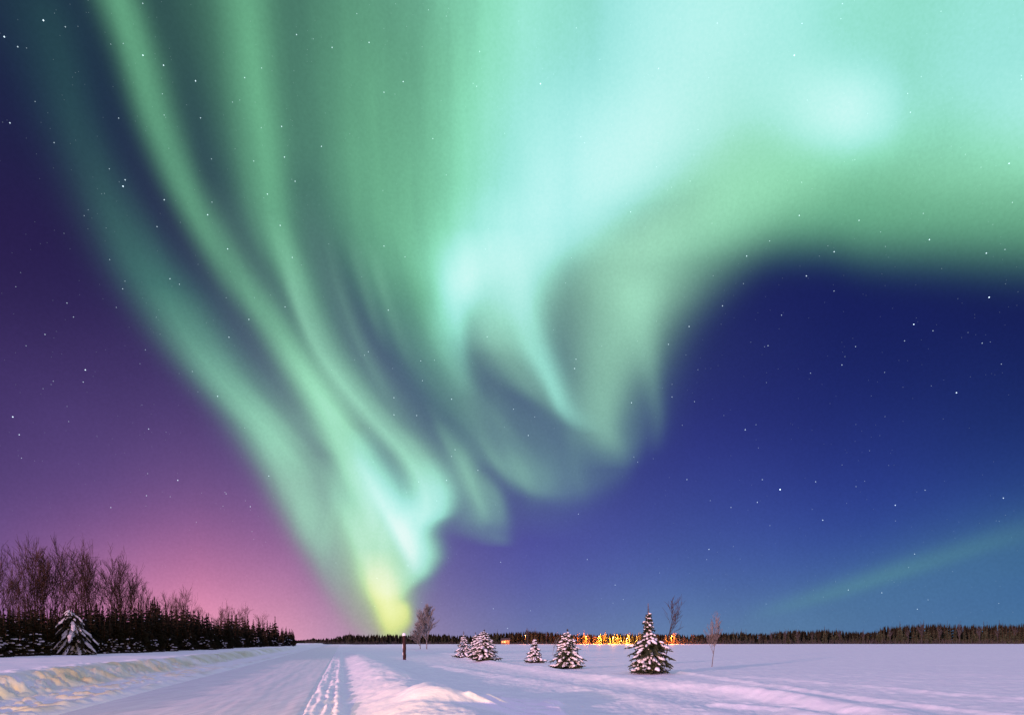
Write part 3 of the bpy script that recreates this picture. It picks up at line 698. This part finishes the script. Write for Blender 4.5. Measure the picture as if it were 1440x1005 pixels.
for row, (step, dy, dt) in enumerate(((7, 0, 7), (6, 3.5, 1), (8, 8, -1), (11, 14, 0))):
    px = -75.
    while px < 415:
        Y = np.interp(px, *FY)*(1+dy/55) + rg.uniform(-.8, .8)*(1+px/300)
        top = np.interp(px, *TOPS) + dt + rg.uniform(-5, 6.5)*(1 if px < 390 else .5) + 5*fbm(px/16., 0, 88)
        X = place(px, Y); z = gz(X, Y); Hh = max(1.5, hz(top, Y) - z)
        o = put_copy(kinds[rg.randrange(5)], X, Y, z-.05, Hh/5., rg.uniform(.95, 1.5), rg.uniform(0, 6.28))
        tag(o, 'dark spruce crowded into the black wood left of the road', 'tree', 'dark spruces of the wood beside the road'); n_forest += 1
        px += step*rg.uniform(.75, 1.3)
BT = [(-70,780),(-40,785),(-20,780),(3,776),(12,800),(32,812),(44,779),(54,773),(64,772),(80,771),(92,806),(106,812),(122,775),(131,781),(144,812),(157,784),(172,788),(180,800),(198,830),(205,840),(222,846),(252,845),(264,838),(312,858),(318,855),(330,858),(345,857),(289,858),(365,866)]
for px, top in BT:
    Y = np.interp(px, *FY)*1.05 + 3 + rg.uniform(-1, 3); X = place(px, Y); z = gz(X, Y); top += 9 if px < 190 else 0
    o = put_copy(bares[rg.randrange(4)], X, Y, z-.05, (hz(top, Y)-z)/7.6, rg.uniform(.55, .9), rg.uniform(0, 6.28))
    tag(o, 'reddish bare tree rising above the dark spruces left of the road', 'tree', 'bare trees of the wood beside the road')
# snow-bowed spruce and low snow-dusted growth along the front of the wood
px, Y = 108, 49.5; X = place(px, Y); z = gz(X, Y)
t = snowy_spruce(17, hz(851, Y)-z, 22/960*Y, (X, Y, z-.05), whorls=13, snow_amt=.7, lean=(-.35, -.3), droop=.9, leader=.05, rag=.35, join=True, profile=[(0, .5), (.2, .8), (.5, 1.), (.75, .72), (.9, .45), (1, .15)])
tag(t, 'snow-bowed spruce with drooping pale boughs at the front edge of the dark wood', 'tree')
shr = [snowy_spruce(51+i, 1.5, .9, (0, 0, 0), whorls=7, snow_amt=.16, droop=.25, p=.5, leader=.03, join=True, rag=.3) for i in range(3)]
for s_ in shr:
    s_.name = 'fir_shrub'
for i, (px, k, s_) in enumerate(((-40,0,1.),(-12,1,.9),(8,0,1.05),(28,2,.95),(47,1,1.1),(66,0,.7),(84,2,.8),(140,1,.8),(158,0,.9),(182,2,1.),(196,0,.7),(214,1,.8),(236,2,1.),(262,0,.9),(288,1,1.1),(312,2,1.),(336,0,1.2),(360,1,1.2),(384,2,1.3),(405,1,1.3))):
    Y = np.interp(px, *FY)-1.6; X = place(px, Y); z = gz(X, Y)
    o = put_copy(shr[k], X, Y, z-.04, s_, 1.2, rg.uniform(0, 6.28))
    tag(o, 'low snow-dusted fir bush at the foot of the wood left of the road', 'bush', 'snow-dusted bushes at the edge of the wood')

# ---------------------------------------------------------------- far wood across the field
FT = ([424, 440, 470, 478, 490, 520, 560, 620, 690, 705, 760, 790, 800, 850, 950, 1010, 1090, 1150, 1200, 1228, 1245, 1300, 1380, 1440, 1600], [896, 895.5, 893, 890, 888, 889, 890, 889.5, 889, 885, 884, 887, 889, 888, 888.5, 887, 886, 882, 884, 886, 877, 875, 876, 873, 873])
far_kinds = [dark_spruce(61+i, 9., r_, (0, 0, 0), m=needles, nw=9, name='far_spruce') for i, r_ in enumerate((1.2, 1.6, 1.05, 1.4))]
far_kinds += [dark_spruce(66+i, 9., 1.7, (0, 0, 0), m=needles, nw=9, name='frosted_spruce', snow_amt=.8) for i in range(2)]
FD = lambda px: float(np.interp(px, [420, 560, 1440], [330, 400, 455]))
px = 428.; rg = random.Random(91); nf = 0
while px < 1475:
    Y = FD(px) + rg.uniform(-8, 10); X = place(px, Y); z = gz(X, Y)
    top = np.interp(px, *FT) + 3.2*fbm(px/22., 0, 90) + rg.choice((-3.2, -1, .5, 1.5, 2.5, 3, 4.5, 5.5))
    Hh = max(2.2, hz(top, Y)-z)
    lit = 800 < px < 902 or 936 < px < 958
    o = put_copy(far_kinds[rg.randrange(4, 6) if lit and rg.random() < .8 else rg.randrange(4)], X, Y, z-.1, Hh/9., rg.uniform(.8, 1.3), rg.uniform(0, 6.28))
    if o.name.startswith('frosted'): tag(o, 'frosted spruce lit orange by the lamps at the far tree line', 'tree', 'lamp-lit frosted spruces')
    else: tag(o, 'dark narrow spruce in the far line of trees across the snowfield', 'tree', 'spruces of the far tree line'); nf += 1
    px += rg.uniform(3.4, 7.6)
# everything behind and between them reads as one mass
mb = MB(); bb = MB()
px = 415.
while px < 1560:
    for k in range(4):
        Y = FD(px) + 12 + 9*k + rg.uniform(0, 8); X = place(px + rg.uniform(-2, 2), Y); z = gz(X, Y)
        Hh = max(1.6, hz(np.interp(px, *FT) + 3.2*fbm(px/22., 0, 90) + rg.uniform(.8, 4.5), Y)-z); rb = rg.uniform(.9, 1.6)
        base = Vector((X, Y, z))
        for i in range(6):
            u = i/6.
            for q in range(5):
                t = rg.uniform(0, 6.28); L = rb*(1-u)*rg.uniform(.7, 1.3)+.2
                mb.blade(base+Vector((0, 0, Hh*(.02+.86*u))), Vector((math.cos(t), math.sin(t), -.25)), L, Hh*.16)
        mb.blade(base+Vector((0, 0, Hh*.6)), Vector((0, 0, 1)), Hh*.4, .5)
        if rg.random() < .35: mb.blade(base, Vector((rg.uniform(-.08, .08), 0, 1)), Hh*.95, rb*2.2)
    px += rg.uniform(1.8, 3.2)
o = mb.build('far_wood', needles_dark, None); tag(o, 'dark mass of forest behind the far line of spruces', 'forest', kind='stuff')
px = 430.
while px < 1500:
    Y = FD(px) - 10 + rg.uniform(-3, 8); X = place(px, Y); z = gz(X, Y); h_ = rg.uniform(.8, 4.2)*(1.2 if px > 900 else .7)
    for q in range(4):
        bb.blade(Vector((X+rg.uniform(-.6, .6), Y, z-.1)), Vector((rg.uniform(-.25, .25), rg.uniform(-.2, .2), 1)), h_*rg.uniform(.6, 1), .16)
    px += rg.uniform(.5, 1.3)
o = bb.build('undergrowth', brushm, None); tag(o, 'pale brown brush along the foot of the far tree line', 'brush', kind='stuff')
# bare trees among them
fb = bare_tree(71, 9., (0, 0, 0), spread=.4, depth=2, m=brushm, rbase=.13, twig=.05, kids=(5, 7), low=.3, name='far_bare_tree')
for px in (655, 742, 768, 812, 826, 838, 849, 868, 884, 899, 948, 962, 975, 1068, 1084, 1104, 1122, 1142, 1180, 1214, 1252, 1276, 1295, 1322, 1350, 1376, 1402, 1428):
    Y = FD(px)-9+rg.uniform(-2, 2); X = place(px, Y); z = gz(X, Y)
    o = put_copy(fb, X, Y, z-.1, rg.uniform(.55, .85)*(hz(np.interp(px, *FT), Y)-z)/8, rg.uniform(.8, 1.2), rg.uniform(0, 6.28))
    tag(o, 'pale bare tree standing among the far spruces across the snowfield', 'tree', 'bare trees of the far tree line')

# ---------------------------------------------------------------- lamps and cabin in the far wood
pole_m = mat('pole_paint', (.12, .11, .10), .6)
bulb_m = mat('sodium_bulb', (1, .6, .2), .5, emit=(1, .50, .10), estr=5.)
def box(mb, x0, x1, y0, y1, z0, z1):
    n = len(mb.v); mb.v += [Vector((x, y, z)) for z in (z0, z1) for y in (y0, y1) for x in (x0, x1)]
    mb.f += [tuple(n+k for k in f) for f in ((0,2,3,1),(4,5,7,6),(0,1,5,4),(2,6,7,3),(0,4,6,2),(1,3,7,5))]
def street_lamp(px, Y, hh, watts, col, label):
    X = place(px, Y); z = gz(X, Y); r0 = root('street_lamp', (X, Y, z))
    a = MB(); a.tube([Vector((0, 0, 0)), Vector((0, 0, hh))], [.11, .07], 8); a.build('pole', pole_m, r0)
    a = MB(); a.tube([Vector((0, 0, hh)), Vector((0, -.4, hh+.3)), Vector((0, -1.1, hh+.35))], [.05, .05, .04], 6); a.build('arm', pole_m, r0)
    a = MB(); box(a, -.22, .22, -1.75, -1.0, hh+.30, hh+.46); hd = a.build('lamp_head', pole_m, r0)
    a = MB(); a.tube([Vector((0, -1.4, hh+.29)), Vector((0, -1.4, hh+.20)), Vector((0, -1.4, hh+.06))], [.20, .26, .10], 10); a.build('bulb', bulb_m, hd)
    l = bpy.data.lights.new('lamp_light', 'POINT'); l.energy = watts; l.color = col; l.shadow_soft_size = .25
    lo = bpy.data.objects.new('lamp_light', l); COL.objects.link(lo); lo.parent = r0; lo.location = (0, -1.4, hh-.3)
    tag(r0, label, 'street lamp', 'lit street lamps at the far tree line')
SOD = (1, .30, .02)
street_lamp(824, 410, 4.6, 60000, (1, .14, .01), 'orange street lamp leftmost in the long glow at the far tree line')
street_lamp(842, 412, 4.6, 55000, (1, .17, .01), 'street lamp left of the brightest yellow spot in the far glow')
street_lamp(862, 410, 4.2, 85000, (1, .28, .02), 'brightest yellow street lamp in the middle of the far glow')
street_lamp(881, 410, 3.4, 60000, (1, .36, .04), 'street lamp over the whitest lit snow, between the brightest lamp and the tallest snowy spruce')
street_lamp(944, 414, 4.6, 35000, (1, .18, .015), 'orange street lamp shining just right of the tallest snowy spruce')
street_lamp(739, 412, 5.2, 6000, (1, .24, .05), 'lone orange street lamp above the smallest snowy spruce')
wallm = mat('cabin_boards', (.30, .16, .09), .8, (.38, .22, .12), 3); roofm = mat('cabin_roof', (.05, .04, .04), .8)
winm = mat('lit_window', (1, .5, .2), .4, emit=(1, .42, .10), estr=1.6); doorm = mat('cabin_door', (.16, .07, .04), .7)
Y = 405.; X = place(711, Y); z = gz(X, Y); cab = root('cabin', (X, Y, z), R(-8))
a = MB(); box(a, -2.4, 2.4, -1.8, 1.8, -.2, 2.3)
n = len(a.v); a.v += [Vector(p) for p in ((-2.4,-1.8,2.3),(-2.4,1.8,2.3),(-2.4,0,3.3),(2.4,-1.8,2.3),(2.4,1.8,2.3),(2.4,0,3.3))]; a.f += [(n, n+2, n+1), (n+3, n+4, n+5)]
a.build('wall', wallm, cab)
a = MB(); n = 0; a.v = [Vector(p) for p in ((-2.8,-2.2,2.10),(2.8,-2.2,2.10),(2.8,0,3.42),(-2.8,0,3.42),(2.8,2.2,2.10),(-2.8,2.2,2.10),(-2.8,-2.2,2.36),(2.8,-2.2,2.36),(2.8,0,3.68),(-2.8,0,3.68),(2.8,2.2,2.36),(-2.8,2.2,2.36))]
a.f = [(0,3,2,1),(3,5,4,2),(6,7,8,9),(9,8,10,11),(0,1,7,6),(4,5,11,10),(1,2,8,7),(2,4,10,8),(0,6,9,3),(3,9,11,5)]
a.build('roof', roofm, cab)
a = MB(); box(a, .5, 1.4, -1.86, -1.81, 0, 1.95); dr = a.build('door', doorm, cab)
for x0 in (-1.9, -.7):
    a = MB(); box(a, x0, x0+.8, -1.85, -1.81, .8, 1.7); w_ = a.build('window', winm, cab)
    a = MB(); box(a, x0-.06, x0+.86, -1.88, -1.851, .72, .80); a.build('sill', doorm, w_)
l = bpy.data.lights.new('porch_light', 'POINT'); l.energy = 700; l.color = (1, .33, .06); l.shadow_soft_size = .1
lo = bpy.data.objects.new('porch_light', l); COL.objects.link(lo); lo.parent = cab; lo.location = (.9, -3.4, 2.1)
tag(cab, 'small cabin glowing orange at the far tree line, right of the three clustered spruces', 'cabin')

# ---------------------------------------------------------------- wooden marker post
X, Y, z = on(569, 927)
hh = hz(889.5, Y)-z; w = .15
post = root('marker_post', (X, Y, z)); post.rotation_euler = (0, R(-1.2), R(12))
wood = mat('dark_wood', (.022, .008, .008), .8, (.045, .014, .012), 5, bump=.01, bscale=20)
post_w = w
whitem = mat('white_paint', (.80, .80, .82), .5); pale = mat('pale_band', (.34, .30, .22), .8, (.45, .42, .36), 8)
a = MB(); nb = 14
for k in range(nb): pass
rgp = random.Random(3)
a.tube([Vector((rgp.uniform(-.015, .015), rgp.uniform(-.015, .015), hh*k/12 - (.15 if k == 0 else 0))) for k in range(12)] + [Vector((0, 0, hh*.905))], [w*rgp.uniform(.97, 1.03) for k in range(13)], 10)
a.build('shaft', wood, post)
a = MB(); a.tube([Vector((0, 0, hh*.90)), Vector((0, 0, hh*.965)), Vector((0, 0, hh))], [w*1.12, w*1.1, w*.62], 10); a.build('white_top', whitem, post)
a = MB(); rgp = random.Random(8)
for k, (zz, LL) in enumerate(((.22, .42), (.50, .62))):
    a.pad(Vector((-w*.98, -w*.22, hh*zz)), Vector((.04, 0, 1)), LL, .07, .03, rgp)
a.build('stuck_snow', snow_cover, post, True)
tag(post, 'short dark wooden post with a white top, standing in the snow beside the road', 'post')
